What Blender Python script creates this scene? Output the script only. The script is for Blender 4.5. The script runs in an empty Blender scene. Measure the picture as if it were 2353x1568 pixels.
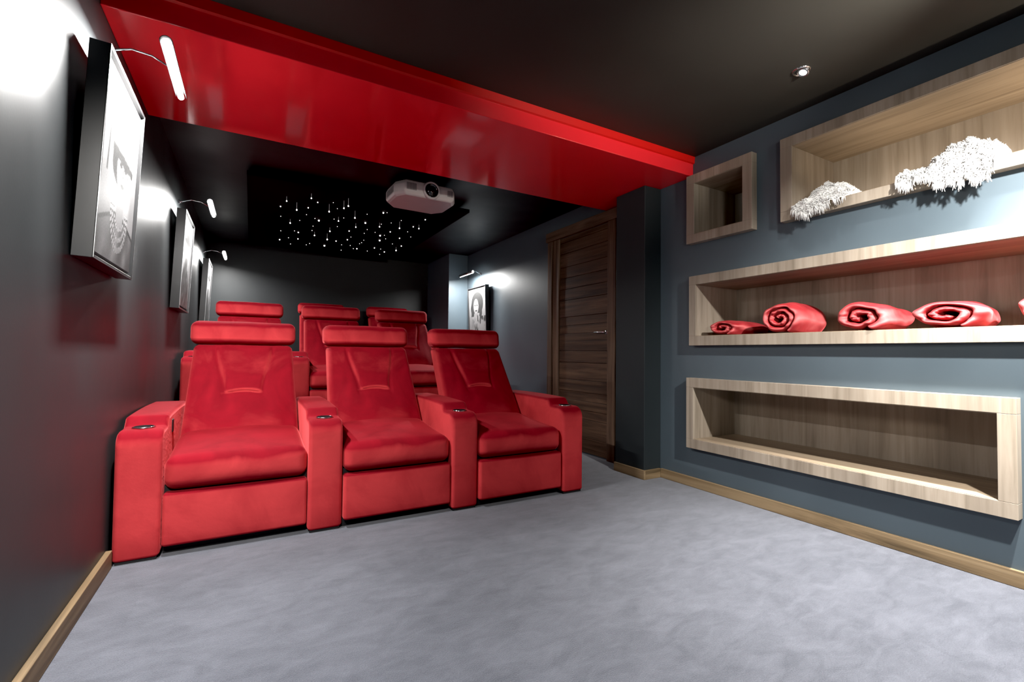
import bpy, bmesh, math, random
from mathutils import Vector, Matrix, noise
random.seed(7)
scn = bpy.context.scene
COL = scn.collection
PI = math.pi

# ------------------------------------------------------------------ helpers
def link(name, me, parent=None, mat=None, smooth=True):
    o = bpy.data.objects.new(name, me); COL.objects.link(o)
    if mat is not None:
        for m in (mat if isinstance(mat, (list, tuple)) else [mat]):
            me.materials.append(m)
    if smooth:
        me.polygons.foreach_set('use_smooth', [True]*len(me.polygons))
    if parent is not None: o.parent = parent
    return o

def mesh(name, verts, faces, parent=None, mat=None, smooth=False):
    me = bpy.data.meshes.new(name)
    me.from_pydata([tuple(v) for v in verts], [], faces)
    bm = bmesh.new(); bm.from_mesh(me)
    bmesh.ops.recalc_face_normals(bm, faces=bm.faces)
    bm.to_mesh(me); bm.free()
    return link(name, me, parent, mat, smooth)

class MB:
    """collects shapes for ONE mesh"""
    def __init__(self): self.v = []; self.f = []; self.mi = []
    def add(self, vs, fs, mi=0):
        n = len(self.v); self.v += [tuple(v) for v in vs]
        self.f += [tuple(i+n for i in f) for f in fs]; self.mi += [mi]*len(fs)
    def box(self, x0, x1, y0, y1, z0, z1, mi=0):
        v = [(x, y, z) for z in (z0, z1) for y in (y0, y1) for x in (x0, x1)]
        self.add(v, [(0,2,3,1), (4,5,7,6), (0,1,5,4), (2,6,7,3), (0,4,6,2), (1,3,7,5)], mi)
    def tube(self, pts, rad, n=10, mi=0, cap=True):
        pts = [Vector(p) for p in pts]
        rads = rad if isinstance(rad, (list, tuple)) else [rad]*len(pts)
        vs = []; fs = []
        for i, p in enumerate(pts):
            t = (pts[min(i+1, len(pts)-1)]-pts[max(i-1, 0)]).normalized()
            a = t.orthogonal().normalized() if i == 0 else (a - t*a.dot(t)).normalized()
            b = t.cross(a)
            for k in range(n):
                th = 2*PI*k/n
                vs.append(p + (a*math.cos(th)+b*math.sin(th))*rads[i])
        for i in range(len(pts)-1):
            for k in range(n):
                fs.append((i*n+k, i*n+(k+1) % n, (i+1)*n+(k+1) % n, (i+1)*n+k))
        if cap:
            fs.append(tuple(reversed(range(n)))); fs.append(tuple((len(pts)-1)*n+k for k in range(n)))
        self.add(vs, fs, mi)
    def lathe(self, prof, n=32, M=None, mi=0):
        """prof: (r,z) list around local z"""
        M = M or Matrix(); vs = []; fs = []
        for r, z in prof:
            for k in range(n):
                th = 2*PI*k/n
                vs.append(M @ Vector((r*math.cos(th), r*math.sin(th), z)))
        for i in range(len(prof)-1):
            for k in range(n):
                fs.append((i*n+k, i*n+(k+1) % n, (i+1)*n+(k+1) % n, (i+1)*n+k))
        self.add(vs, fs, mi)
    def build(self, name, mat, parent=None, smooth=False, bevel=0, seg=2):
        o = mesh(name, self.v, self.f, parent, mat, smooth)
        if isinstance(mat, (list, tuple)):
            o.data.polygons.foreach_set('material_index', self.mi)
        if bevel:
            b = o.modifiers.new('bevel', 'BEVEL'); b.width = bevel; b.segments = seg
            b.limit_method = 'ANGLE'; b.angle_limit = math.radians(40); b.harden_normals = False
        return o

def ticks(s, r, n, m=4):
    c = [s - r + r*math.tan(k*PI/4/m) for k in range(1, m+1)]
    inner = [-(s-r) + 2*(s-r)*i/n for i in range(n+1)]
    return [-x for x in reversed(c)] + inner + c

def rbox(name, sx, sy, sz, r, n, fn, parent, mat, m=4):
    """rounded box, half sizes sx,sy,sz, deformed by fn(x,y,z,unit face normal)"""
    T = [ticks(sx, r, n[0], m), ticks(sy, r, n[1], m), ticks(sz, r, n[2], m)]
    S = (sx, sy, sz); idx = {}; V = []; F = []
    def vid(p):
        k = tuple(round(c, 5) for c in p)
        if k not in idx:
            q = [max(-(S[i]-r), min(S[i]-r, p[i])) for i in range(3)]
            d = Vector([p[i]-q[i] for i in range(3)])
            nn = d.normalized() if d.length > 1e-9 else Vector((0, 0, 0))
            w = Vector(q) + nn*r
            if fn: w = Vector(fn(w.x, w.y, w.z, nn))
            idx[k] = len(V); V.append(w)
        return idx[k]
    for ax in range(3):
        a, b = [(1, 2), (2, 0), (0, 1)][ax]
        for sgn in (-1, 1):
            for i in range(len(T[a])-1):
                for j in range(len(T[b])-1):
                    q = []
                    for (ii, jj) in ((i, j), (i+1, j), (i+1, j+1), (i, j+1)):
                        p = [0, 0, 0]; p[ax] = sgn*S[ax]; p[a] = T[a][ii]; p[b] = T[b][jj]
                        q.append(vid(p))
                    F.append(tuple(q) if sgn > 0 else tuple(reversed(q)))
    me = bpy.data.meshes.new(name); me.from_pydata([tuple(v) for v in V], [], F)
    return link(name, me, parent, mat, True)

def profx(name, prof, x0, x1, r, parent, mat, m=5):
    """(y,z) profile, counter-clockwise, extruded in x with rounded side edges"""
    n = len(prof); P = [Vector((p[0], p[1])) for p in prof]
    N = []
    for i in range(n):
        t = (P[(i+1) % n]-P[i-1]).normalized(); N.append(Vector((t.y, -t.x)))
    cx = sum((p.x for p in P))/n; cz = sum((p.y for p in P))/n
    rings = []
    for k in range(m+1):
        th = PI/2*k/m; rings.append((x0 + r*(1-math.sin(th)), r*(1-math.cos(th))))
    rings = [(x0 + r - r*math.sin(PI/2*(1-k/m)), r*(1-math.cos(PI/2*(1-k/m)))) for k in range(m+1)]
    rings += [(x1 - (x-x0), ins) for x, ins in reversed(rings)]
    V = []; F = []
    for x, ins in rings:
        for p, nn in zip(P, N):
            q = p - nn*ins; V.append((x, q.x, q.y))
    for i in range(len(rings)-1):
        for k in range(n):
            F.append((i*n+k, i*n+(k+1) % n, (i+1)*n+(k+1) % n, (i+1)*n+k))
    F.append(tuple(range(n))); F.append(tuple((len(rings)-1)*n+k for k in range(n)))
    o = mesh(name, V, F, parent, mat, True)
    o.data.polygons[len(F)-1].use_smooth = False; o.data.polygons[len(F)-2].use_smooth = False
    return o

def thing(name, label, cat, loc=(0, 0, 0), rz=0, group=None):
    o = bpy.data.objects.new(name, None); COL.objects.link(o)
    o.empty_display_size = .1; o.location = loc; o.rotation_euler = (0, 0, rz)
    o['label'] = label; o['category'] = cat
    if group: o['group'] = group
    return o
def struct(o): o['kind'] = 'structure'; return o
def dup(root, loc, rz, label, group, skip=()):
    r = root.copy(); COL.objects.link(r); r.location = loc; r.rotation_euler = (0, 0, rz)
    r['label'] = label
    if group: r['group'] = group
    def rec(src, dst):
        for ch in list(src.children):
            if ch in skip: continue
            c = ch.copy(); COL.objects.link(c); c.parent = dst; rec(ch, c)
    rec(root, r)
    return r

# ------------------------------------------------------------------ materials
def mat_new(name):
    m = bpy.data.materials.new(name); m.use_nodes = True
    nt = m.node_tree; b = nt.nodes['Principled BSDF']
    return m, nt, b
def mix(nt, fac, a, b):
    n = nt.nodes.new('ShaderNodeMix'); n.data_type = 'RGBA'
    if isinstance(fac, (int, float)): n.inputs[0].default_value = fac
    else: nt.links.new(fac, n.inputs[0])
    for s, v in ((6, a), (7, b)):
        if isinstance(v, tuple): n.inputs[s].default_value = (*v, 1) if len(v) == 3 else v
        else: nt.links.new(v, n.inputs[s])
    return n.outputs[2]
def noise_n(nt, scale, detail=4, vec=None, mscale=None, rough=.5, dist=0):
    tc = nt.nodes.new('ShaderNodeTexCoord'); src = tc.outputs['Object']
    if mscale:
        mp = nt.nodes.new('ShaderNodeMapping'); mp.inputs['Scale'].default_value = mscale
        nt.links.new(src, mp.inputs['Vector']); src = mp.outputs[0]
    n = nt.nodes.new('ShaderNodeTexNoise'); n.inputs['Scale'].default_value = scale
    n.inputs['Detail'].default_value = detail; n.inputs['Roughness'].default_value = rough
    n.inputs['Distortion'].default_value = dist
    nt.links.new(src, n.inputs['Vector']); return n.outputs['Fac']
def ramp(nt, fac, stops):
    r = nt.nodes.new('ShaderNodeValToRGB'); e = r.color_ramp.elements
    while len(e) < len(stops): e.new(.5)
    for el, (p, c) in zip(e, stops): el.position = p; el.color = (*c, 1)
    nt.links.new(fac, r.inputs[0]); return r.outputs[0]
def bump(nt, b, h, strength, dist=.01):
    n = nt.nodes.new('ShaderNodeBump'); n.inputs['Strength'].default_value = strength
    n.inputs['Distance'].default_value = dist
    nt.links.new(h, n.inputs['Height']); nt.links.new(n.outputs[0], b.inputs['Normal'])
def simple(name, col, rough=.5, metal=0, var=.12, scale=8, spec=.5, coat=0, emit=0, bmp=0):
    m, nt, b = mat_new(name)
    f = noise_n(nt, scale, 5)
    c = ramp(nt, f, [(.3, tuple(x*(1-var) for x in col)), (.7, tuple(min(1, x*(1+var)) for x in col))])
    nt.links.new(c, b.inputs['Base Color'])
    b.inputs['Roughness'].default_value = rough; b.inputs['Metallic'].default_value = metal
    b.inputs['Specular IOR Level'].default_value = spec
    b.inputs['Coat Weight'].default_value = coat; b.inputs['Coat Roughness'].default_value = .05
    if emit:
        b.inputs['Emission Color'].default_value = (1, .98, .94, 1); b.inputs['Emission Strength'].default_value = emit
    if bmp: bump(nt, b, noise_n(nt, scale*12, 3), bmp)
    return m
def wood(name, c0, c1, c2, grain, rough=.45, fine=30, bmp=.15, planks=None):
    """grain: axis along which the grain runs (0,1,2)"""
    m, nt, b = mat_new(name)
    s = [fine]*3; s[grain] = fine*.05
    f1 = noise_n(nt, 1, 6, mscale=tuple(s), rough=.6, dist=.6)
    s2 = [5]*3; s2[grain] = .35
    f2 = noise_n(nt, 1, 3, mscale=tuple(s2), rough=.5, dist=.3)
    a = ramp(nt, f1, [(.3, c0), (.5, c1), (.72, c2)])
    g = ramp(nt, f2, [(.32, (.72, .70, .68)), (.62, (1.06, 1.05, 1.04))])
    n = nt.nodes.new('ShaderNodeMix'); n.data_type = 'RGBA'; n.blend_type = 'MULTIPLY'
    n.inputs[0].default_value = 1
    nt.links.new(a, n.inputs[6]); nt.links.new(g, n.inputs[7])
    nt.links.new(n.outputs[2], b.inputs['Base Color'])
    b.inputs['Roughness'].default_value = rough; b.inputs['Specular IOR Level'].default_value = .35
    bump(nt, b, f1, bmp, .004)
    return m
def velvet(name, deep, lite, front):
    """mottled nap; frontal light painted in by normal: upright faces paler, level faces deeper"""
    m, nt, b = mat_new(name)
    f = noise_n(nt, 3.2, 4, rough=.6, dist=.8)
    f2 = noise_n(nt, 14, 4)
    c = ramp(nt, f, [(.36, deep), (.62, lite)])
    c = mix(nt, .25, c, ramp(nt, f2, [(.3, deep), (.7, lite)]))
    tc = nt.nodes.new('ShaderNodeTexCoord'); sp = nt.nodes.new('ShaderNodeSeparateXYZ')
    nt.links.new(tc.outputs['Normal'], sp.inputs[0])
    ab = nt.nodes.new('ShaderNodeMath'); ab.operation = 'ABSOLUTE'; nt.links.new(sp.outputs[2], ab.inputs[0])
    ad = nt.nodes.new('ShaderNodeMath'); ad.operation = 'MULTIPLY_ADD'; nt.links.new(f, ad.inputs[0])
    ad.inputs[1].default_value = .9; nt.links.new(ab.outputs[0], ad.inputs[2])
    k = ramp(nt, ad.outputs[0], [(.40, (1, 1, 1)), (1.0, (0, 0, 0))])  # puts the fall of light into the colour: pale upright, deep level
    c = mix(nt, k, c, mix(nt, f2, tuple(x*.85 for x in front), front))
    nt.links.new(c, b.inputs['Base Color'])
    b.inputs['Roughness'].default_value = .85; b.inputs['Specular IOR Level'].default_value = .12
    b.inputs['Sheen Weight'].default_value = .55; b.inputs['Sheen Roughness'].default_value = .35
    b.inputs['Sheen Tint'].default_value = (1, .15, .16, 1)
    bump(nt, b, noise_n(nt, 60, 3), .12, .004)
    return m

def wall_paint(name, col, rough=.42, spec=.4):
    m, nt, b = mat_new(name)
    f = noise_n(nt, 1.6, 4, mscale=(1, 1, .6)); f2 = noise_n(nt, 120, 2)
    c = ramp(nt, f, [(.3, tuple(x*.9 for x in col)), (.7, tuple(x*1.1 for x in col))])
    nt.links.new(c, b.inputs['Base Color'])
    r = ramp(nt, f, [(.3, (rough-.06,)*3), (.7, (rough+.08,)*3)]); nt.links.new(r, b.inputs['Roughness'])
    b.inputs['Specular IOR Level'].default_value = spec
    bump(nt, b, f2, .05, .002)
    return m

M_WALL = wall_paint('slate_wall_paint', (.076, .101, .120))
M_WALLL = wall_paint('slate_wall_paint_left_shaded', (.046, .052, .055), .40, .2)  # shade put into the colour: darker copy of the slate paint against bounce
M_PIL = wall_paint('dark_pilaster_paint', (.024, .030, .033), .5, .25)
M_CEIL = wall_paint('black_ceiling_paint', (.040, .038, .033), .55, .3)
M_CEIL2 = wall_paint('black_ceiling_paint_rear_shaded', (.016, .0155, .017), .5, .3)  # rear ceiling's shade painted in as a darker copy of the paint
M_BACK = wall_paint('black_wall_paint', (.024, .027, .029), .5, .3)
M_RED = simple('red_lacquer', (.88, .028, .038), .11, var=.05, scale=2, coat=.5)
M_REDS = simple('red_lacquer_satin', (.66, .012, .010), .35, var=.05, scale=2)
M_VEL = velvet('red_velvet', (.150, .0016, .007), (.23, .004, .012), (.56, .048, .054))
M_BLK = simple('black_plinth', (.008, .008, .009), .6)
M_OAKV = wood('oak_vertical_grain', (.235, .197, .152), (.315, .266, .213), (.37, .32, .262), 2)
M_OAKH = wood('oak_long_grain', (.24, .185, .13), (.32, .25, .178), (.385, .31, .225), 1)
M_BASE = wood('rustic_oak_baseboard', (.09, .062, .032), (.23, .16, .088), (.33, .245, .145), 1, .6, 16, .5)
M_BASEX = wood('rustic_oak_baseboard_return', (.09, .062, .032), (.23, .16, .088), (.33, .245, .145), 0, .6, 16, .5)
M_DOOR = wood('old_larch_boards', (.035, .020, .013), (.085, .048, .030), (.15, .092, .055), 1, .65, 26, .6)
M_JAMB = wood('old_larch_jamb', (.06, .036, .024), (.12, .075, .050), (.19, .125, .082), 2, .65, 26, .6)
M_LINT = wood('old_larch_lintel', (.06, .036, .024), (.12, .075, .050), (.19, .125, .082), 1, .65, 26, .6)
M_FRAME = simple('black_frame_wood', (.028, .028, .029), .35, spec=.5)
M_EDGE = simple('brushed_steel_edge', (.55, .55, .56), .3, 1)
M_CHROME = simple('chrome', (.75, .75, .76), .15, 1)
M_LAMPB = simple('lamp_housing', (.30, .30, .31), .3, .8)
M_TUBE = simple('lit_lamp_tube', (.9, .9, .9), .4, emit=60)
M_STAR = simple('fibre_optic_glow', (.9, .9, .95), .4, emit=3)
M_STARB = simple('fibre_optic_bright_glow', (.9, .9, .95), .4, emit=10)
M_TAIL = simple('acrylic_drop_tail', (.5, .5, .6), .2, emit=.35)
M_PANEL = simple('black_star_panel', (.007, .006, .0075), .8, spec=.05)
M_PEDGE = simple('grey_panel_underside', (.05, .055, .065), .4)
M_PROJ = simple('pearl_white_plastic', (.66, .61, .60), .35, var=.03)
M_PROJG = simple('grey_vent_plastic', (.22, .20, .20), .5)
M_LENS = simple('black_lens_glass', (.006, .006, .006), .08, coat=1)
M_THROW = simple('white_wool', (.70, .695, .68), .9, var=.08, scale=40, spec=.1, bmp=.5)
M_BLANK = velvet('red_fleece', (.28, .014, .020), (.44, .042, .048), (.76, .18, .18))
M_SPOT = simple('lit_spot_glass', (.9, .9, .9), .3, emit=6)

def carpet():
    m, nt, b = mat_new('grey_carpet')
    f1 = noise_n(nt, 2.4, 6, rough=.70, dist=1.1, mscale=(.9, 1.5, 1))
    f2 = noise_n(nt, 11, 6, rough=.72, dist=.7, mscale=(.6, 1.4, 1))
    f3 = noise_n(nt, 260, 2)
    c1 = ramp(nt, f1, [(.36, (.052, .057, .074)), (.62, (.128, .136, .166))])
    c2 = ramp(nt, f2, [(.36, (.054, .059, .075)), (.64, (.127, .135, .163))])
    c = mix(nt, .58, c1, c2)
    c = mix(nt, .35, c, ramp(nt, f3, [(.3, (.05, .054, .066)), (.7, (.142, .150, .18))]))
    nt.links.new(c, b.inputs['Base Color'])
    b.inputs['Roughness'].default_value = .95; b.inputs['Specular IOR Level'].default_value = .1
    b.inputs['Sheen Weight'].default_value = .25
    bump(nt, b, f3, .5, .006)
    return m
M_CARPET = carpet()

# ------------------------------------------------------------------ room shell
XL, XR, H = -.555, 2.945, 2.525
YF, YB = -1.8, 7.62
m = MB()   # stepped floor: two raised tiers for the rear rows
T1, T2, Z1, Z2 = 4.45, 6.10, .325, .505
m.add([(XL-.1, YF-.1, 0), (XR+.1, YF-.1, 0), (XR+.1, T1, 0), (XL-.1, T1, 0), (XL-.1, T1, Z1), (XR+.1, T1, Z1), (XR+.1, T2, Z1), (XL-.1, T2, Z1),
       (XL-.1, T2, Z2), (XR+.1, T2, Z2), (XR+.1, YB+.1, Z2), (XL-.1, YB+.1, Z2)],
      [(0, 1, 2, 3), (3, 2, 5, 4), (4, 5, 6, 7), (7, 6, 9, 8), (8, 9, 10, 11)])
struct(m.build('floor', M_CARPET))
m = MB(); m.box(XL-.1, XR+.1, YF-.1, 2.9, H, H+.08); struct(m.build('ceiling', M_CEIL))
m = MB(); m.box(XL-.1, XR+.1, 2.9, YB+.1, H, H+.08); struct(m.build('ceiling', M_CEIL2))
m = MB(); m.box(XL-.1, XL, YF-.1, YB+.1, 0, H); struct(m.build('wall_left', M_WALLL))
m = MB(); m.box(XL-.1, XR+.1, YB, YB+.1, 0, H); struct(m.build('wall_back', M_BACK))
m = MB(); m.box(XL-.1, XR+.1, YF-.1, YF, 0, H); struct(m.build('wall_front', M_WALL))

# niches: y0,y1,z0,z1 (outer casing), rim widths
NICH = {'low': (.667, 2.409, .300, .827), 'mid': (-.25, 2.384, 1.071, 1.595), 'top': (-.35, 1.686, 1.843, 2.369), 'small': (1.875, 2.408, 1.847, 2.369)}
ys = sorted({YF-.1, YB+.1} | {v for n in NICH.values() for v in (n[0]+.01, n[1]-.01)})
zs = sorted({0, H} | {v for n in NICH.values() for v in (n[2]+.01, n[3]-.01)})
m = MB()
for i in range(len(ys)-1):
    for j in range(len(zs)-1):
        cy = (ys[i]+ys[i+1])/2; cz = (zs[j]+zs[j+1])/2
        if any(n[0] < cy < n[1] and n[2] < cz < n[3] for n in NICH.values()): continue
        m.add([(XR, ys[i], zs[j]), (XR, ys[i+1], zs[j]), (XR, ys[i+1], zs[j+1]), (XR, ys[i], zs[j+1])], [(0, 1, 2, 3)])
w = mesh('wall_right', m.v, m.f, None, M_WALL)
bm = bmesh.new(); bm.from_mesh(w.data); bmesh.ops.remove_doubles(bm, verts=bm.verts, dist=1e-4)
for f in bm.faces:
    if f.normal.x > 0: f.normal_flip()
bm.to_mesh(w.data); bm.free(); struct(w)
# pilasters
m = MB(); m.box(2.76, XR, 2.71, 3.045, 0, 2.377); struct(m.build('wall_pilaster', M_PIL, bevel=.004))
m = MB(); m.box(2.628, XR, 6.64, YB, 0, H); struct(m.build('wall_pilaster', M_WALL, bevel=.004))

# baseboards
def baseb(name, boxes, mat):
    m = MB()
    for b in boxes: m.box(*b)
    return struct(m.build(name, mat, bevel=.003))
baseb('baseboard_right', [(XR-.018, XR, YF, 2.694, 0, .074)], M_BASE)
baseb('baseboard_left', [(XL, XL+.024, YF, 2.752, 0, .080)], M_BASE)
baseb('baseboard_pilaster', [(2.742, 2.76, 2.692, 3.045, 0, .074)], M_BASE)
baseb('baseboard_pilaster', [(2.76, XR-.018, 2.692, 2.71, 0, .074)], M_BASEX)

# red beam
bt = thing('ceiling_beam', 'wide glossy red lacquered beam crossing the black ceiling above the front seats', 'beam', (1.2, 2.885, 2.377))
def rel(o, t):     # keep world-space mesh under an Empty that stands elsewhere
    o.parent = t; o.matrix_parent_inverse = Matrix.Translation(-Vector(t.location)); return o
def relr(o, t):
    o.parent = t
    o.matrix_parent_inverse = (Matrix.Translation(t.location) @ t.rotation_euler.to_matrix().to_4x4()).inverted()
    return o
m = MB(); m.box(XL, XR, 2.388, 3.39, 2.377, H); rel(m.build('beam_casing', M_RED, bevel=.004), bt)
m = MB()
m.add([(XL, 2.388, 2.472), (XL, 2.376, 2.478), (XL, 2.372, H), (XL, 2.388, H), (XR, 2.388, 2.472), (XR, 2.376, 2.478), (XR, 2.372, H), (XR, 2.388, H)],
      [(0, 1, 2, 3), (4, 7, 6, 5), (0, 4, 5, 1), (1, 5, 6, 2), (2, 6, 7, 3), (3, 7, 4, 0)])
rel(m.build('top_moulding', M_REDS), bt)

# ------------------------------------------------------------------ oak shelf boxes
def shelf_box(key, label, rim, side):
    y0, y1, z0, z1 = NICH[key]; XF, XBk = 2.89, 3.40
    t = thing('shelf_box', label, 'shelf', (XF, (y0+y1)/2, z0), 0, 'oak shelf boxes in the right wall')
    def part(name, b, mat):
        m = MB(); m.box(*b); rel(m.build(name, mat, bevel=.0015, seg=1), t)
    rb, rt = rim
    part('bottom_panel', (XF, XBk, y0, y1, z0, z0+rb), [M_OAKV][0])
    part('top_panel', (XF, XBk, y0, y1, z1-rt, z1), M_OAKV)
    part('side_panel', (XF, XBk, y1-side, y1, z0+rb, z1-rt), M_OAKV)
    part('side_panel', (XF, XBk, y0, y0+side, z0+rb, z1-rt), M_OAKV)
    part('back_panel', (XBk-.018, XBk, y0+side, y1-side, z0+rb, z1-rt), M_OAKV)
    # long-grain linings of the ceiling and the floor of the box
    part('ceiling_lining', (XF+.004, XBk-.018, y0+side, y1-side, z1-rt-.003, z1-rt), M_OAKH)
    part('floor_lining', (XF+.004, XBk-.018, y0+side, y1-side, z0+rb, z0+rb+.003), M_OAKH)
    return t
shelf_box('low', 'lowest oak shelf box on the right wall, empty, just above the baseboard', (.070, .071), .062)
shelf_box('mid', 'middle long oak shelf box holding the rolled red blankets', (.070, .067), .060)
shelf_box('top', 'uppermost long oak shelf box with white fringed throws over its edge', (.060, .064), .073)
shelf_box('small', 'small square empty oak box high on the wall beside the red beam', (.067, .068), .070)

# ------------------------------------------------------------------ door
d = thing('door_1', 'dark weathered board door with rustic wooden frame in the right wall', 'door', (2.945, 3.76, 0)); struct(d)
def jit(o, a, seed):
    for v in o.data.vertices:
        p = v.co*3+Vector((seed, seed*2, 0)); v.co += Vector((0, noise.noise(p)*a, noise.noise(p+Vector((9, 3, 1)))*a*.5))
def beam_mesh(name, b, mat, parent, seed, n=14, axis=2, a=.006):
    m = MB(); x0, x1, y0, y1, z0, z1 = b
    rng = (z0, z1) if axis == 2 else (y0, y1)
    vs = []; fs = []
    for i in range(n+1):
        s = rng[0]+(rng[1]-rng[0])*i/n
        if axis == 2: ring = [(x0, y0, s), (x1, y0, s), (x1, y1, s), (x0, y1, s)]
        else: ring = [(x0, s, z0), (x1, s, z0), (x1, s, z1), (x0, s, z1)]
        vs += ring
    for i in range(n):
        for k in range(4): fs.append((i*4+k, i*4+(k+1) % 4, (i+1)*4+(k+1) % 4, (i+1)*4+k))
    fs += [(3, 2, 1, 0), tuple(n*4+k for k in range(4))]
    m.add(vs, fs); o = m.build(name, mat, None, bevel=.005); jit(o, a, seed); return rel(o, parent)
beam_mesh('lintel', (2.905, 2.945, 3.175, 4.375, 2.258, 2.362), M_LINT, d, 1, axis=1)
beam_mesh('jamb', (2.912, 2.945, 3.225, 3.335, 0, 2.258), M_JAMB, d, 2)
beam_mesh('jamb', (2.912, 2.945, 4.262, 4.345, 0, 2.258), M_JAMB, d, 3)
beam_mesh('door_stop', (2.922, 2.945, 4.135, 4.250, 0, 2.258), M_JAMB, d, 5)
m = MB(); z = .012; k = 0
while z < 2.25:
    hgt = random.choice([.09, .12, .15, .18]); z1_ = min(z+hgt, 2.255)
    m.box(2.936+random.uniform(-.002, .002), 2.945, 3.336, 4.134, z, z1_-.003); z = z1_
rel(m.build('board_panel', M_DOOR, bevel=.002), d)
m = MB(); m.tube([(2.935, 3.365, 1.207), (2.895, 3.365, 1.207)], .008); m.tube([(2.897, 3.352, 1.207), (2.897, 3.505, 1.210)], .0055)
m.lathe([(0, .0), (.02, 0), (.02, .006), (0, .006)], 20, Matrix.Translation((2.936, 3.365, 1.207)) @ Matrix.Rotation(-PI/2, 4, 'Y'))
rel(m.build('door_handle', M_CHROME, smooth=True), d)

# ------------------------------------------------------------------ recliner seats
SW = .3245   # half seat width
def sm(a, b, x):
    t = max(0, min(1, (x-a)/(b-a))); return t*t*(3-2*t)
def arm_profile():
    P = []
    def arc(cx, cz, r, a0, a1, n):
        for i in range(n+1):
            a = math.radians(a0+(a1-a0)*i/n); P.append((cx+r*math.cos(a), cz+r*math.sin(a)))
    # (y,z) counter-clockwise seen from +x : start bottom front, go to the back, up and forward
    arc(.015, .027, .015, 180, 270, 3)
    arc(.985, .027, .015, 270, 360, 3)
    arc(.95, .615, .05, 0, 90, 5)
    for i in range(1, 12): P.append((.95-.73*i/12, .665+.006*math.sin(PI*i/12)))
    # shoulder down to the cup-holder shelf
    for i in range(9):
        t = i/8; P.append((.215-.055*t, .664-.046*sm(0, 1, t)))
    for i in range(1, 5): P.append((.16-.018*i, .618-.001*i))
    arc(.075, .540, .075, 90, 180, 8)
    P.append((0, .45)); P.append((0, .30)); P.append((0, .15))
    return P
AP = arm_profile()
def make_arm(parent, xc, switch_side=0):
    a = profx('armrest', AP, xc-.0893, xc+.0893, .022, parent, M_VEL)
    m = MB()
    prof = [(.046, .0), (.047, .004), (.041, .0055), (.040, .002), (.038, -.03), (0, -.031)]
    m.lathe(prof[:4], 28, Matrix.Translation((xc, .112, .6165)), 0)
    m.lathe([(.0415, .0045), (.040, .003), (0, .0028)], 28, Matrix.Translation((xc, .112, .6175)), 1)
    c = m.build('cup_holder', [M_CHROME, M_PANEL], a, smooth=True)
    return a
def make_seat(label, group):
    t = thing('cinema_recliner', label, 'recliner seat', (0, 0, 0), 0, group)
    m = MB()
    m.box(-SW+.004, SW-.004, .07, .98, 0, .33); m.box(SW+.012, SW+.167, .012, .97, 0, .03)
    m.build('plinth', M_BLK, t)
    # foot-rest panel
    def f_foot(x, y, z, n):
        if n.y < -.5: y -= .006*(1-(x/SW)**2)*(1-(z/.13)**2)
        return (x, y+.045, z+.175)
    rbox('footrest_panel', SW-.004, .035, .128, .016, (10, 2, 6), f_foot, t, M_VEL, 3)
    # seat cushion
    def f_seat(x, y, z, n):
        u = x/SW; v = (y+.37)/.74
        zz = z
        if z > 0: zz += .028*(1-u*u)*(1-abs(2*v-1)**3) + .035*sm(.05, .8, v)
        yy = y - (.016*(1-u*u)*(1-(z/.085)**2) if n.y < -.2 else 0)
        p = Vector((x*5, y*5, z*5)); zz += .004*noise.noise(p) if z > 0 else 0
        return (x, yy+.385, zz+.392)
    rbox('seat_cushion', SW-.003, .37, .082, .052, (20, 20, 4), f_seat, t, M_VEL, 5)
    # back-rest
    BH = .30
    def f_back(x, y, z, n):
        h = (z+BH)/(2*BH)
        taper = 1.0 - .075*h
        yy = y
        if n.y < -.3:
            ax = abs(x)
            u = x/SW
            bul = .030*math.exp(-((h-.30)/.22)**2)*(1-u**4) + .012*(1-u*u)
            # trapezoid panel with stitched outline
            zz = z+.02
            if True:
                hw = .115 + (.185-.115)*sm(.0, 1.0, (h-.46)/.54)
                arcz = .47 + .022*math.cos(min(1, ax/.12)*PI/2)
                dside = (ax-hw); dbot = (h-arcz)*2*BH
                ins = min(-dside, dbot)
                g = 0
                if h > .40:
                    ds = abs(dside) if h > arcz-.05 else 9
                    g = .010*math.exp(-(ds/.010)**2)*sm(.40, .48, h)
                    if ax < hw+.01: g = max(g, .012*math.exp(-(dbot/.009)**2))
                bul += (.014*sm(0, .03, ins) if ins > 0 else 0) - g
                if ax < hw and dbot > 0: bul += .004*math.exp(-((dbot-.03)/.008)**2)*(1-(ax/hw)**2)
            bul += .004*noise.noise(Vector((x*7, z*7, 1.3)))
            yy -= bul*sm(-1, -.6, -abs(u)) if abs(u) < 1 else 0
        lean = .70*h*2*BH
        return (x*taper, yy+.60+lean, z+.735)
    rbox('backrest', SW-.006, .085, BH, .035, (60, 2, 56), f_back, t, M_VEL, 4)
    # head-rest roll
    def f_head(x, y, z, n):
        u = x/.3195
        yy = y - (.012*(1-u**4)*math.cos(z/.085*1.2) if n.y < -.2 else 0)
        zz = z + .004*noise.noise(Vector((x*6, 2, z*6))) - .004*u*u*(1 if z > 0 else -1)
        return (x, yy+1.035 + (zz)*.16, zz+1.118)
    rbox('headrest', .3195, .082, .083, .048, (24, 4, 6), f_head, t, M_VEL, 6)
    arm = make_arm(t, SW+.0895)
    return t
G1 = 'front row of red velvet recliners'; G2 = 'middle row of red velvet recliners'; G3 = 'rear row of red velvet recliners'
s1 = make_seat('leftmost front-row red velvet recliner, beside the left wall with pictures', G1)
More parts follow.
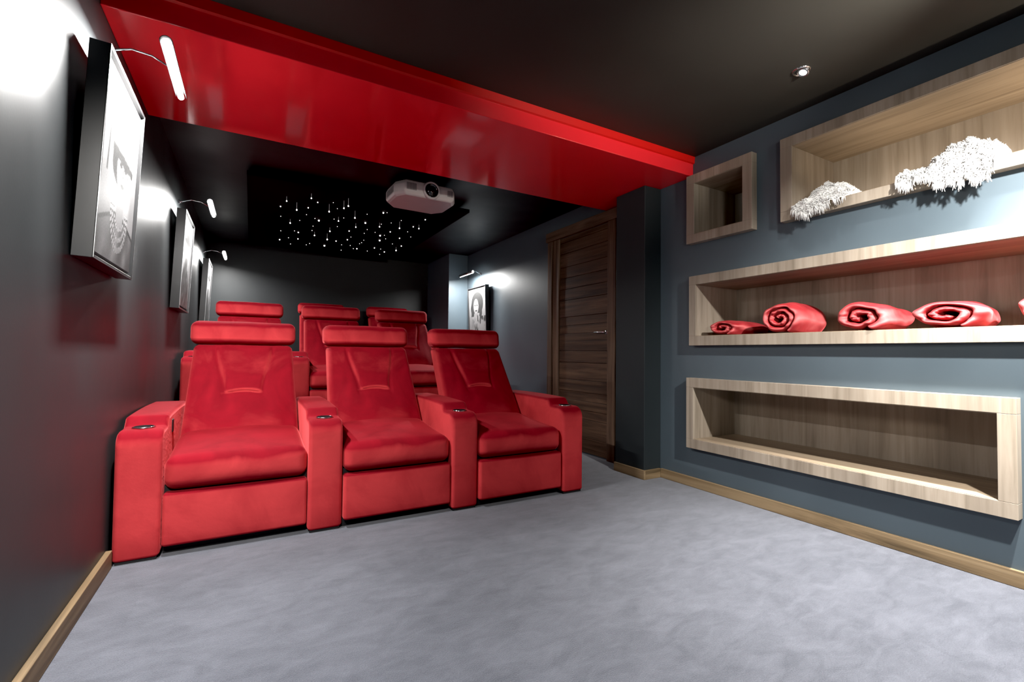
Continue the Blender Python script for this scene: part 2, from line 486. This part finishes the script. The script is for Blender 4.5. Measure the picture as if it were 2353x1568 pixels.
# the left seat of a row also carries the outer arm, its switch and the plinth below it
la = make_arm(s1, -SW-.0895)
m = MB(); m.box(-SW-.167, -SW-.012, .012, .97, 0, .03); lp = m.build('plinth', M_BLK, s1)
m = MB(); m.box(-SW-.004, -SW+.004, .30, .345, .555, .625)
sw = m.build('recline_switch', M_BLK, s1, bevel=.004)
left_only = (la, lp, sw)
RA = 0
def row_pos(x0, y0, i, step, pitch=.8285): return (x0+pitch*i, y0+step*i)
X0, Y0 = -.0345, 2.758; SR = -.036
s1.location = (X0, Y0, 0); s1.rotation_euler = (0, 0, RA)
x, y = row_pos(X0, Y0, 1, SR); dup(s1, (x, y, 0), RA, 'middle front-row red velvet recliner between two cup-holder arms', G1, left_only)
x, y = row_pos(X0, Y0, 2, SR); dup(s1, (x, y, 0), RA, 'rightmost front-row red velvet recliner, nearest the wooden door', G1, left_only)
R2 = 0
X2, Y2 = -.012, 4.76
for i, lb in enumerate(['left recliner of the middle row, headrest showing right above the leftmost front-row recliner',
                        'centre recliner of the middle row, seen between the left and centre front-row recliners',
                        'right recliner of the middle row, headrest peeking between the centre and right front-row recliners']):
    x, y = row_pos(X2, Y2, i, -.02)
    dup(s1, (x, y, Z1), R2, lb, G2, () if i == 0 else left_only)
for i, lb in enumerate(['rear-row dark red recliner showing only the top of its headrest above the centre middle-row recliner',
                        'rear-row dark red recliner showing a sliver of headrest beside the right middle-row recliner']):
    x, y = row_pos(.905, 6.36, i, 0, .98)
    dup(s1, (x, y, Z2), 0, lb, G3, left_only)

# ------------------------------------------------------------------ pictures with lamps
def E(u, v, cx, cy, rx, ry): return ((u-cx)/rx)**2+((v-cy)/ry)**2
def lineblend(d, w): return max(0, 1-abs(d)/w)
def art_cap(u, v):        # woman in a pale peaked cap with strings of pearls (v: 0 top, 1 bottom)
    g = .93-.10*v
    if u < .30: g -= .06
    ln = u-(.20-.10*v)
    if v < .55 and v > .12: g -= .65*lineblend(ln, .022)
    # dress / shoulders
    sh = .72+.25*abs(u-.55)**1.4
    if v > sh: g = .62+.18*math.sin(u*19+v*12)*.5+.12*noise.noise(Vector((u*9, v*9, 0)))
    if abs(v-sh) < .012: g = .25
    # neck
    if abs(u-.56) < .10 and .56 < v < .80: g = .80-.5*max(0, (v-.60)*(.72-v))*20*.25
    # hair
    if E(u, v, .50, .44, .235, .13) < 1: g = .16+.1*noise.noise(Vector((u*30, v*8, 3)))
    # face
    if E(u, v, .56, .465, .165, .135) < 1: g = .86-.22*sm(.1, .9, (u-.5)*3)
    for ex in (.50, .64):
        if E(u, v, ex, .438, .045, .013) < 1: g = .10
        if E(u, v, ex, .413, .055, .007) < 1: g = .22
    if abs(u-.575-.02*(v-.44)) < .010 and .44 < v < .50: g = .55
    if E(u, v, .575, .545, .050, .014) < 1: g = .25
    if E(u, v, .355, .50, .018, .012) < 1: g = .08
    # cap
    if v < .385 and E(u, v, .55, .36, .27, .17) < 1:
        g = .88-.12*abs(math.sin(u*16))
        if E(u, v, .55, .36, .27, .17) > .93: g = .3
    b0 = .365+.06*(u-.3)
    if .26 < u < .86 and abs(v-b0-.018) < .030-.03*abs(u-.56): g = .20
    # pearls
    for k, (rr, vv) in enumerate(((.16, .80), (.20, .86), (.24, .92))):
        dd = math.sqrt(((u-.56)/rr)**2+((v-.68)/(vv-.68))**2)
        if v > .69 and abs(dd-1) < .075: g = .95 if math.sin(math.atan2(v-.68, u-.56)*(26+8*k)) > -.2 else .30
    return max(.02, min(1, g))
def art_hat(u, v):        # seated figure with wide brim
    g = .92-.08*v+.05*noise.noise(Vector((u*4, v*4, 5)))
    if E(u, v, .52, .34, .13, .10) < 1: g = .82
    if E(u, v, .52, .245, .36, .035) < 1 or E(u, v, .52, .21, .17, .085) < 1: g = .30
    body = .13+.25*sm(.42, .75, v)
    if v > .43 and abs(u-.5-.05*math.sin(v*8)) < body: g = .45+.45*noise.noise(Vector((u*7, v*12, 8)))
    if v > .55 and abs(math.sin(u*9+v*11)) < .10: g = .08
    return max(.03, min(1, g))
def art_hair(u, v):       # woman with long dark wavy hair
    g = .94
    w = .02*math.sin(v*28)
    if E(u, v, .52, .30, .36, .235) < 1 and v < .5: g = .14+.22*max(0, noise.noise(Vector((u*22, v*7, 2))))
    if .30 < v < .62 and (.13+w < u < .30+w or .62+w < u < .80+w-.25*(v-.45)): g = .14+.25*max(0, noise.noise(Vector((u*22, v*6, 2))))
    if E(u, v, .44, .36, .155, .155) < 1: g = .93
    for ex in (.38, .51):
        if E(u, v, ex, .335, .040, .013) < 1: g = .2
    if E(u, v, .445, .445, .06, .016) < 1: g = .22
    if abs(u-.47) < .09 and .50 < v < .58: g = .88
    if v > .56:
        n_ = noise.noise(Vector((u*11, v*4.5, 6)))+.5*noise.noise(Vector((u*25, v*9, 1)))
        g = .92 if n_ < .12 else .15
        if u < .22: g = .9
    if E(u, v, .53, .60, .03, .07) < 1: g = .1
    return max(.03, min(1, g))
def art_mat(name):
    m, nt, b = mat_new(name)
    a = nt.nodes.new('ShaderNodeVertexColor'); a.layer_name = 'ink'
    f = noise_n(nt, 150, 2)
    c = mix(nt, .06, a.outputs[0], ramp(nt, f, [(.3, (.3, .3, .3)), (.7, (.8, .8, .8))]))
    nt.links.new(c, b.inputs['Base Color']); b.inputs['Roughness'].default_value = .5
    b.inputs['Specular IOR Level'].default_value = .3
    return m
M_ART = art_mat('monochrome_print')
def picture(label, loc, rz, art, tilt, W=.61, Ht=.78, D=.060):
    """local: width along x, hangs against the wall plane y=0, faces -y; origin at bottom centre"""
    t = thing('framed_picture', label, 'picture', loc, rz, 'framed black and white portraits')
    t.rotation_euler = (tilt, 0, rz)
    m = MB(); b = .012
    m.box(-W/2, -W/2+b, -D, 0, 0, Ht); m.box(W/2-b, W/2, -D, 0, 0, Ht)
    m.box(-W/2+b, W/2-b, -D, 0, 0, b); m.box(-W/2+b, W/2-b, -D, 0, Ht-b, Ht)
    m.box(-W/2+b, W/2-b, -.02, -.004, b, Ht-b)
    m.build('frame', M_FRAME, t, bevel=.001, seg=1)
    m = MB(); e = .0022
    for (x0, x1, z0, z1) in ((-W/2, -W/2+e, 0, Ht), (W/2-e, W/2, 0, Ht), (-W/2, W/2, 0, e), (-W/2, W/2, Ht-e, Ht)):
        m.box(x0, x1, -D-.001, -D+.003, z0, z1)
    m.build('edge_trim', M_EDGE, t)
    nx, nz = 110, 140; g = .030
    V = []; F = []; Cc = []
    for j in range(nz+1):
        for i in range(nx+1):
            u = i/nx; v = 1-j/nz
            V.append((-W/2+g+(W-2*g)*u, -D+.008, g+(Ht-2*g)*j/nz)); Cc.append(art(u, v))
    for j in range(nz):
        for i in range(nx):
            a = j*(nx+1)+i; F.append((a, a+1, a+nx+2, a+nx+1))
    n0 = len(V)
    x0, x1, z0, z1 = -W/2+g, W/2-g, g, Ht-g
    V += [(x0, -D+.008, z0), (x1, -D+.008, z0), (x1, -D+.008, z1), (x0, -D+.008, z1), (x0, -.02, z0), (x1, -.02, z0), (x1, -.02, z1), (x0, -.02, z1)]
    Cc += [.9]*8
    F += [(n0, n0+1, n0+5, n0+4), (n0+1, n0+2, n0+6, n0+5), (n0+2, n0+3, n0+7, n0+6), (n0+3, n0, n0+4, n0+7)]
    me = bpy.data.meshes.new('print'); me.from_pydata(V, [], F)
    ca = me.color_attributes.new('ink', 'FLOAT_COLOR', 'POINT')
    ca.data.foreach_set('color', [x for c in Cc for x in (.26*c**4, .26*c**4, .265*c**4, 1)])
    link('print', me, t, M_ART, False)
    return t
def picture_light(label, loc, rz, power, L=.46, lip=190):
    """local: wall plane y=0, lamp stands off towards -y; origin at the wall mount"""
    t = thing('picture_light', label, 'lamp', loc, rz, 'picture lights above the portraits')
    m = MB(); m.box(-.016, .016, -.012, 0, -.018, .018); m.tube([(0, -.012, 0), (0, -.02, 0)], .011, 14)
    m.build('wall_mount', M_CHROME, t, bevel=.002)
    m = MB(); m.tube([(0, -.015, 0), (0, -.09, .030), (0, -.16, .024), (0, -.215, -.004)], .0045, 10)
    m.build('arm', M_CHROME, t, smooth=True)
    # half-round hood open towards the wall and below
    V = []; F = []; n = 12; yc, zc, R = -.238, -.020, .022
    for x in (-L/2, L/2):
        for rr in (R, R-.003):
            for k in range(n+1):
                th = math.radians(-10+(lip+10)*k/n); V.append((x, yc+rr*math.cos(th), zc+rr*math.sin(th)))
    q = n+1
    for k in range(n):
        F += [(k, k+1, 2*q+k+1, 2*q+k), (q+k, 3*q+k, 3*q+k+1, q+k+1), (k, q+k, q+k+1, k+1), (2*q+k, 2*q+k+1, 3*q+k+1, 3*q+k)]
    F += [(0, 2*q, 3*q, q), (n, q+n, 3*q+n, 2*q+n)]
    hd = mesh('hood', V, F, t, M_LAMPB, True)
    m = MB(); m.tube([(-L/2+.01, yc, zc-.008), (L/2-.01, yc, zc-.008)], .0125, 14)
    tb = m.build('light_tube', M_TUBE, t, smooth=True)
    li = bpy.data.lights.new('picture_lamp_glow', 'AREA'); li.shape = 'RECTANGLE'; li.size = L-.04; li.size_y = .03
    li.energy = power; li.color = (1, .985, .96); li.spread = math.radians(180)
    lo = bpy.data.objects.new('lamp_glow', li); COL.objects.link(lo); lo.parent = t
    lo.location = (0, yc, zc-.0235); lo.rotation_euler = (math.radians(9), 0, 0)
    return t
LW = -PI/2*-1   # left wall: local -y must point to +x
def left_wall(y0): return (XL, y0)
RZL = PI/2
# rotate +90 deg about z: local -y -> +x ; local x -> +y
ptop = math.atan2(.030, .78)
for y0, lab, art in ((2.445, 'nearest framed portrait on the left wall, woman in a pale cap with pearls', art_cap),
                     (4.685, 'second framed portrait along the left wall, above the middle row', art_hat),
                     (6.93, 'farthest framed portrait on the left wall, near the back corner', art_hat)):
    picture(lab, (XL+.003, y0, 1.325), RZL, art, ptop)
for y0, lab in ((2.46, 'nearest lit picture light on the left wall, in front of the red beam'),
                (4.70, 'second lit picture light along the left wall, below the black ceiling'),
                (6.95, 'farthest lit picture light on the left wall, above the middle-row left recliner')):
    picture_light(lab, (XL, y0, 2.235), RZL, 78 if y0 < 3 else 46)
RZR = -PI/2
picture('framed portrait of a long-haired woman on the right wall beyond the door', (XR-.003, 6.13, 1.19), RZR, art_hair, ptop)
picture_light('picture light on the right wall beyond the door, above the portrait of a long-haired woman', (XR, 6.15, 2.165), RZR, 45, lip=238)

# ------------------------------------------------------------------ camera (level of the seated viewer)
cam = bpy.data.cameras.new('camera'); co = bpy.data.objects.new('camera', cam); COL.objects.link(co)
F_PX = 1060.0
cam.sensor_width = 36; cam.sensor_fit = 'HORIZONTAL'; cam.lens = 36*F_PX/2353
yaw, pitch, roll = (math.radians(a) for a in (29.5, 1.5, .6))
Fw = Vector((math.sin(yaw)*math.cos(pitch), math.cos(yaw)*math.cos(pitch), math.sin(pitch)))
r0 = Vector((math.cos(yaw), -math.sin(yaw), 0)); U0 = r0.cross(Fw)
r_ = math.cos(roll)*r0+math.sin(roll)*U0; U_ = -math.sin(roll)*r0+math.cos(roll)*U0
co.matrix_world = Matrix(((r_.x, U_.x, -Fw.x, 0), (r_.y, U_.y, -Fw.y, 0), (r_.z, U_.z, -Fw.z, 1.0), (0, 0, 0, 1)))
cam.clip_start = .02
scn.camera = co

# ------------------------------------------------------------------ star ceiling panel
ZP = 2.452
sp = thing('star_ceiling_panel', 'black rectangular ceiling panel with glowing star lights above the rear seats', 'ceiling panel', (.95, 5.75, ZP))
m = MB(); m.box(-.06, 1.945, 4.36, 7.20, ZP, ZP+.035); rel(m.build('panel_board', M_PANEL, bevel=.003), sp)
m = MB(); m.box(.05, 1.84, 4.46, 7.10, ZP+.035, H); rel(m.build('mounting_batten', M_BLK), sp)
STARS = [(410,528,1),(465,480,3),(556,560,4),(688,455,3),(745,492,1),(660,540,1),(644,602,0),(412,617,0),(497,678,3),(583,654,0),(755,656,2),(720,636,0),(412,747,0),(402,827,1),(482,810,0),(500,866,0),(536,748,0),(570,762,1),(567,820,1),(642,874,0),(672,862,0),(694,745,0),(703,705,0),(716,790,3),(854,752,3),(848,575,4),(885,494,0),(922,548,0),(892,642,0),(932,660,3),(922,710,0),(980,632,0),(981,545,4),(1021,525,4),(1080,632,4),(1088,715,3),(1190,598,0),(1174,677,2),(1191,736,0),(1164,770,0),(1028,750,1),(1044,804,0),(1012,828,1),(910,840,1),(830,826,4),(805,882,2),(960,874,0),(956,922,0),(1038,880,0),(1066,908,0),(1098,909,1),(1122,864,0),(1140,854,0),(1160,832,0),(1192,930,0),(1256,902,1),(1262,762,0),(1302,712,3),(1318,688,0),(1307,792,2),(1303,835,2),(1346,788,0),(1357,820,0),(1312,912,0),(1303,960,0),(1345,938,1),(1336,586,2),(1370,584,0),(1407,677,0),(1398,757,1),(1418,866,0),(1498,885,1),(1451,925,3),(1482,815,1),(1482,725,4),(1498,655,0),(1555,757,0),(1583,803,0),(1606,712,1),(1656,728,3),(1714,648,1)]
def ray(u, v): return Fw+r_*((u-1176.5)/F_PX)-U_*((v-784)/F_PX)
random.seed(3)
for (a, b, k) in STARS:
    u = 540+a/3.92; v = 340+b/3.92
    drop = (.004, .004, .006, .045, .075)[k]
    dr = ray(u, v); tt = (ZP-drop-1.0)/dr.z; p = Vector((0, 0, 1))+dr*tt
    p.x = max(-.03, min(1.92, p.x)); p.y = min(7.17, p.y)
    R = (.0035, .0055, .0078, .0060, .0068)[k]*(p.y/5.6)
    m = MB()
    prof = [(0, -R)]+[(R*math.sin(PI*i/8), -R*math.cos(PI*i/8)) for i in range(1, 8)]
    if k < 3: prof.append((0, R)); m.lathe(prof, 10)
    else:
        m.lathe(prof[:6]+[(R*.42, R*1.2)], 10, None, 0)
        m.lathe([(R*.42, R*1.2), (R*.16, R*3), (.0008, drop)], 8, None, 1)
    o = m.build('star_light', [M_STARB if k else M_STAR, M_TAIL], sp, smooth=True)
    o.location = p-Vector(sp.location)

# ------------------------------------------------------------------ projector
PX, PY, PZ = 1.335, 3.86, 2.352
pj = thing('projector', 'white ceiling-mounted video projector hanging behind the red beam', 'projector', (PX, PY, PZ), math.radians(2))
plan = [(-.225, 0), (.235, 0), (.285, .10), (.285, .34), (.20, .45), (-.20, .45), (-.285, .34), (-.285, .10)]
def inset(pl, s, c=(0, .22)): return [(c[0]+(x-c[0])*s[0], c[1]+(y-c[1])*s[1]) for x, y in pl]
levels = [(0, .90, .92), (.012, .965, .965), (.030, 1, 1), (.095, 1, 1), (.125, .95, .96), (.138, .86, .90)]
m = MB(); n = len(plan); V = []; Fc = []
for z, sx, sy in levels: V += [(x, y, z) for x, y in inset(plan, (sx, sy))]
for i in range(len(levels)-1):
    for k in range(n): Fc.append((i*n+k, i*n+(k+1) % n, (i+1)*n+(k+1) % n, (i+1)*n+k))
Fc += [tuple(reversed(range(n))), tuple((len(levels)-1)*n+k for k in range(n))]
m.add(V, Fc)
hs = m.build('housing', M_PROJ, pj, bevel=.008, seg=3)
MY = Matrix.Translation((.018, -.002, .070)) @ Matrix.Rotation(PI/2, 4, 'X')
m = MB(); m.lathe([(.062, -.03), (.080, -.012), (.078, .010), (.070, .016), (.062, .012), (.060, .0)], 40, MY); lr = m.build('lens_surround', M_PROJ, pj, smooth=True)
m = MB(); m.lathe([(.0615, .0), (.0615, .010), (.054, .013), (.050, .004), (.040, .0), (.036, .006), (.030, .010), (.015, .015), (0, .016)], 40, MY)
m.build('lens', M_LENS, pj, smooth=True)
m = MB()
for k in range(9): m.box(-.205+.010*k, -.199+.010*k, -.003, .002, .045, .105)
m.build('vent_grille', M_PROJG, pj)
m = MB()
for k in range(6): m.box(.172+.009*k, .177+.009*k, -.003, .002, .045, .100)
m.build('vent_grille', M_PROJG, pj)
m = MB()
for k in range(8):
    y = .115+.026*k; m.box(-.2875, -.283, y, y+.014, .040, .090)
m.build('side_vent', M_PROJG, pj)
m = MB(); m.tube([(-.055, .012, .060), (-.055, -.004, .060)], .006, 12); m.box(-.052, -.0505, -.0022, .001, .060, .118)
m.build('sensor', M_BLK, pj)
m = MB(); m.tube([(.0, .20, .13), (.0, .20, H-PZ)], .025, 16); m.box(-.14, .14, .08, .32, H-PZ-.008, H-PZ); m.box(-.12, .12, .10, .30, .136, .146)
m.build('ceiling_mount', M_BLK, pj)

# ------------------------------------------------------------------ recessed spot in the ceiling
dl = thing('recessed_spotlight', 'round chrome recessed spotlight in the black ceiling, lit', 'spotlight', (2.53, 1.357, H))
m = MB(); m.lathe([(.046, -.0005), (.045, -.004), (.038, -.006), (.035, -.004), (.034, -.0005)], 36); m.build('trim_ring', M_CHROME, dl, smooth=True)
m = MB(); m.lathe([(.034, -.001), (0, -.001)], 36); m.build('dark_cup', M_BLK, dl)
TL = Matrix.Translation((.004, -.004, -.010)) @ Matrix.Rotation(math.radians(24), 4, Vector((.4, 1, 0)).normalized())
m = MB(); m.lathe([(.028, .008), (.030, 0), (.027, -.003), (.025, -.001)], 32, TL); m.build('tilting_ring', M_CHROME, dl, smooth=True)
m = MB(); m.lathe([(.019, -.0005), (0, -.002)], 32, TL); m.build('lamp_glass', M_SPOT, dl)

# ------------------------------------------------------------------ rolled blankets
def roll(label, yc, w, h, length, x0, z0, seed, turns, skew=0, rough=1.0, flat=0):
    rnd = random.Random(seed); t = thing('rolled_blanket', label, 'blanket', (x0, yc, z0), 0, 'rolled red blankets on the middle shelf')
    N = int(34*turns); R = 1.0; th_ = .80/turns
    pts = []
    for i in range(N+1):
        a = 2*PI*turns*i/N; rr = .10+(1-.10)*(i/N)**.85
        pts.append((a, rr))
    L = 18; V = []; F = []
    a_off = PI*1.35
    tot = pts[-1][0]
    for l in range(L+1):
        s = l/L
        end = 1-.10*math.exp(-s*9)-.18*sm(.75, 1, s)
        for side in (0, 1):
            for i, (a, rr) in enumerate(pts):
                ang = a - tot + a_off
                q = noise.noise(Vector((math.cos(ang)*1.4, math.sin(ang)*1.4+seed, s*2.2)))
                q2 = noise.noise(Vector((a*1.7, seed*3.1, s*5)))
                puff = 1 if 0 < l < L else .72
                q3 = noise.noise(Vector((a*4.1, seed*1.7, s*9)))
                r2 = (rr + (.5 if side else -.5)*th_*puff*(.86+.30*q2+.16*q3))*(1+.16*q*rough)
                r2 = max(.02, r2)*end
                yy = math.cos(ang)*r2; zz = math.sin(ang)*r2
                zz = max(zz, -.90) if True else zz
                xx = s*length + .012*noise.noise(Vector((a*2.3, seed, 7)))*(1 if l in (0, L) else .3) - .030*(rr-.3)*(1-s)*(.5+q2)
                V.append((xx, yy*w/2 + skew*s, (zz+.90)*h/1.9))
    q = N+1; st = 2*q
    for l in range(L):
        for i in range(N):
            o = l*st
            F.append((o+i, o+i+1, o+st+i+1, o+st+i)); F.append((o+q+i, o+st+q+i, o+st+q+i+1, o+q+i+1))
        o = l*st
        F.append((o, o+st, o+st+q, o+q)); F.append((o+N, o+q+N, o+st+q+N, o+st+N))
    for i in range(N):
        F.append((i, q+i, q+i+1, i+1)); o = L*st; F.append((o+i, o+i+1, o+q+i+1, o+q+i))
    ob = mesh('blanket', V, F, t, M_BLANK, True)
    sd = ob.modifiers.new('sub', 'SUBSURF'); sd.levels = 1; sd.render_levels = 1
    return t
ZS = 1.1445
roll('small flattened rolled red blanket in the left corner of the middle shelf, in shadow', 2.125, .235, .105, .40, 2.915, ZS, 11, 1.7, .0, 1.0)
roll('rolled red blanket with dark spiral end, second from left on the middle shelf', 1.705, .255, .195, .42, 2.900, ZS, 5, 2.6, .03, .8)
roll('rolled red blanket third from the left on the middle shelf, with loose folds', 1.265, .265, .155, .42, 2.900, ZS, 23, 1.9, .03, 1.1)
roll('rolled red blanket fourth from the left on the middle shelf, wide bright pink end', .905, .270, .135, .42, 2.900, ZS, 31, 2.1, .03, 1.0)
roll('rolled red blanket at the far right end of the visible middle shelf', .556, .250, .150, .40, 2.905, ZS, 44, 2.1, .02, 1.0)

# ------------------------------------------------------------------ white fringed throws
def throw(label, y0, y1, peak, zlow, xback, seed, fr):
    """peak(u), zlow(u): heights along the shelf (u=0 at y1 = far end, 1 at y0)"""
    rnd = random.Random(seed); XF = 2.89; zt = 1.906
    t = thing('fringed_throw', label, 'throw', (XF, (y0+y1)/2, zt), 0, 'white throws on the top shelf')
    NU, NV = 64, 46; V = []; F = []; low = []
    for i in range(NU+1):
        u = i/NU; y = y1+(y0-y1)*u; pk = peak(u); zl = zlow(u)
        ctrl = [(xback, zt+.004), (xback-.02, zt+(pk-zt)*.55), (2.99+.05*math.sin(u*5+seed), pk), (2.925, zt+(pk-zt)*.62+.012), (2.876, zt+.010), (2.868, zl)]
        for j in range(NV+1):
            s = j/NV*(len(ctrl)-1); k = min(int(s), len(ctrl)-2); f = s-k
            g = lambda n_: Vector(ctrl[max(0, min(len(ctrl)-1, n_))])
            p0, p1, p2, p3 = g(k-1), g(k), g(k+1), g(k+2)
            p = .5*((2*p1)+(p2-p0)*f+(2*p0-5*p1+4*p2-p3)*f*f+(3*p1-p0-3*p2+p3)*f**3)
            nv = Vector((p.x*22, y*22, p.y*22+seed))
            d = .030*(.5-abs(noise.noise(nv*.62)))*1.3-.008+.014*noise.noise(nv*1.5)+.007*noise.noise(nv*4)
            amp = 1 if 0 < i < NU else .4
            x = p.x - abs(d)*.6*amp; z = p.y + d*amp
            if x > 2.885: z = max(z, zt+.006)
            if x > 2.884 and z < zt: x = 2.884
            if z < zt+.004: x = min(x, 2.882)
            V.append((x-XF, y-(y0+y1)/2+.006*noise.noise(nv*1.7), z-zt))
            if j == NV: low.append(Vector(V[-1]))
    for i in range(NU):
        for j in range(NV):
            a = i*(NV+1)+j; F.append((a, a+1, a+NV+2, a+NV+1))
    ob = mesh('wool_cloth', V, F, t, M_THROW, True)
    # loose wool locks over the cloth
    m = MB()
    for _ in range(1500):
        i = rnd.randrange(2, NU-1); j = rnd.randrange(10, NV); p = Vector(V[i*(NV+1)+j])
        d = Vector((-.6+rnd.uniform(-.4, .4), rnd.uniform(-.7, .7), rnd.uniform(-.6, .7))).normalized()
        l = rnd.uniform(.005, .012)
        m.tube([p, p+d*l*.6, p+d*l+Vector((0, 0, -l*.35))], [.0026, .0022, .0008], 4, cap=False)
    fz = m.build('wool_fuzz', M_THROW, t, smooth=True); fz['kind'] = 'stuff'
    m = MB()
    for _ in range(fr):
        i = rnd.randrange(1, NU); p = low[i].copy()
        if p.z > -.005: continue
        l = rnd.uniform(.018, .046)
        sw_ = rnd.uniform(-.012, .012)
        m.tube([p+Vector((-.002, 0, .004)), p+Vector((-.006, sw_*.4, -l*.4)), p+Vector((-.004+rnd.uniform(-.004, .003), sw_, -l))], [.0030, .0027, .0012], 5)
    m.build('fringe', M_THROW, t, smooth=True)
    return t
throw('small white fringed throw at the left end of the top shelf', 1.285, 1.605,
      lambda u: 1.925+.088*math.exp(-((u-.54)/.34)**4), lambda u: 1.90-.058*math.exp(-((u-.27)/.20)**2)-.02*math.exp(-((u-.6)/.15)**2), 3.08, 3, 150)
throw('large white fringed throw further right on the top shelf', .700, 1.080,
      lambda u: 1.922+.034*math.exp(-((u-.09)/.07)**2)+.100*math.exp(-((u-.63)/.37)**4), lambda u: 1.885-.012*math.exp(-((u-.1)/.1)**2)-.052*sm(.28, .5, u)*(1-sm(.9, 1, u)), 3.10, 8, 240)

# ------------------------------------------------------------------ lamps
def spot(name, loc, target, power, size, blend=.4, rad=.03, col=(1, .97, .92)):
    li = bpy.data.lights.new(name, 'SPOT'); li.energy = power; li.spot_size = math.radians(size); li.spot_blend = blend
    li.shadow_soft_size = rad; li.color = col
    o = bpy.data.objects.new(name, li); COL.objects.link(o); o.location = loc
    o.rotation_euler = (Vector(target)-Vector(loc)).to_track_quat('-Z', 'Y').to_euler(); return o
# a bare lamp on the right, beside the shelves, and the next wall lamp on the left, both just outside the picture
spot('side_lamp', (2.10, .12, 2.155), (2.90, .80, .85), 320, 108, 1.0, .035, (1, .975, .93))
spot('side_lamp_wall', (2.10, .12, 2.155), (2.95, .75, 1.38), 175, 80, 1.0, .035, (1, .975, .93))
spot('side_lamp_up', (2.10, .12, 2.17), (2.12, 1.40, 2.66), 165, 66, 1.0, .05, (1, .96, .86))
spot('middle_floor_fill', (1.0, .0, 2.50), (1.0, .75, 0), 42, 62, 1.0)  # added fill for the middle of the floor, no fixture there
spot('wall_lamp', (-.50, .30, 2.22), (-.06, 2.65, .50), 180, 60, 1.0, .05)
spot('room_fill', (.30, -1.0, 1.50), (2.95, 1.15, 1.50), 125, 48, 1.0, .15, (1, .93, .84))
li = bpy.data.lights.new('wall_lamp_glow', 'AREA'); li.shape = 'RECTANGLE'; li.size = .42; li.size_y = .03; li.energy = 112; li.color = (1, .985, .96); li.spread = math.radians(140)
o = bpy.data.objects.new('wall_lamp_glow', li); COL.objects.link(o); o.location = (-.317, .22, 2.19); o.rotation_euler = (math.radians(24), 0, PI/2)
spot('spotlight_visible', (2.535, 1.353, 2.508), (2.90, 1.40, 1.0), 26, 80, .8)
spot('spotlight_right', (2.53, .30, 2.505), (2.40, .58, 0), 1000, 78, .9)
# added soft fill light, unseen, behind the front edge of the upper shelf
for z, y0, y1, e in ((1.918, -.2, 1.58, 11.0),):
    li = bpy.data.lights.new('shelf_fill', 'AREA'); li.shape = 'RECTANGLE'; li.size = .03; li.size_y = y1-y0; li.energy = e; li.color = (1, .86, .68)
    o = bpy.data.objects.new('shelf_fill', li); COL.objects.link(o); o.location = (2.945, (y0+y1)/2, z)
    o.rotation_euler = (0, math.radians(-(180-52)), 0)
w = bpy.data.worlds.new('world'); scn.world = w; w.use_nodes = True
w.node_tree.nodes['Background'].inputs[0].default_value = (.02, .02, .022, 1)
w.node_tree.nodes['Background'].inputs[1].default_value = .3
scn.view_settings.view_transform = 'Standard'
scn.view_settings.look = 'None'
scn.view_settings.exposure = 0
scn.view_settings.use_curve_mapping = True
scn.view_settings.curve_mapping.black_level = (.004, .004, .004)
scn.cycles.max_bounces = 8; scn.cycles.diffuse_bounces = 5; scn.cycles.use_denoising = True
scn.cycles.sample_clamp_indirect = 6
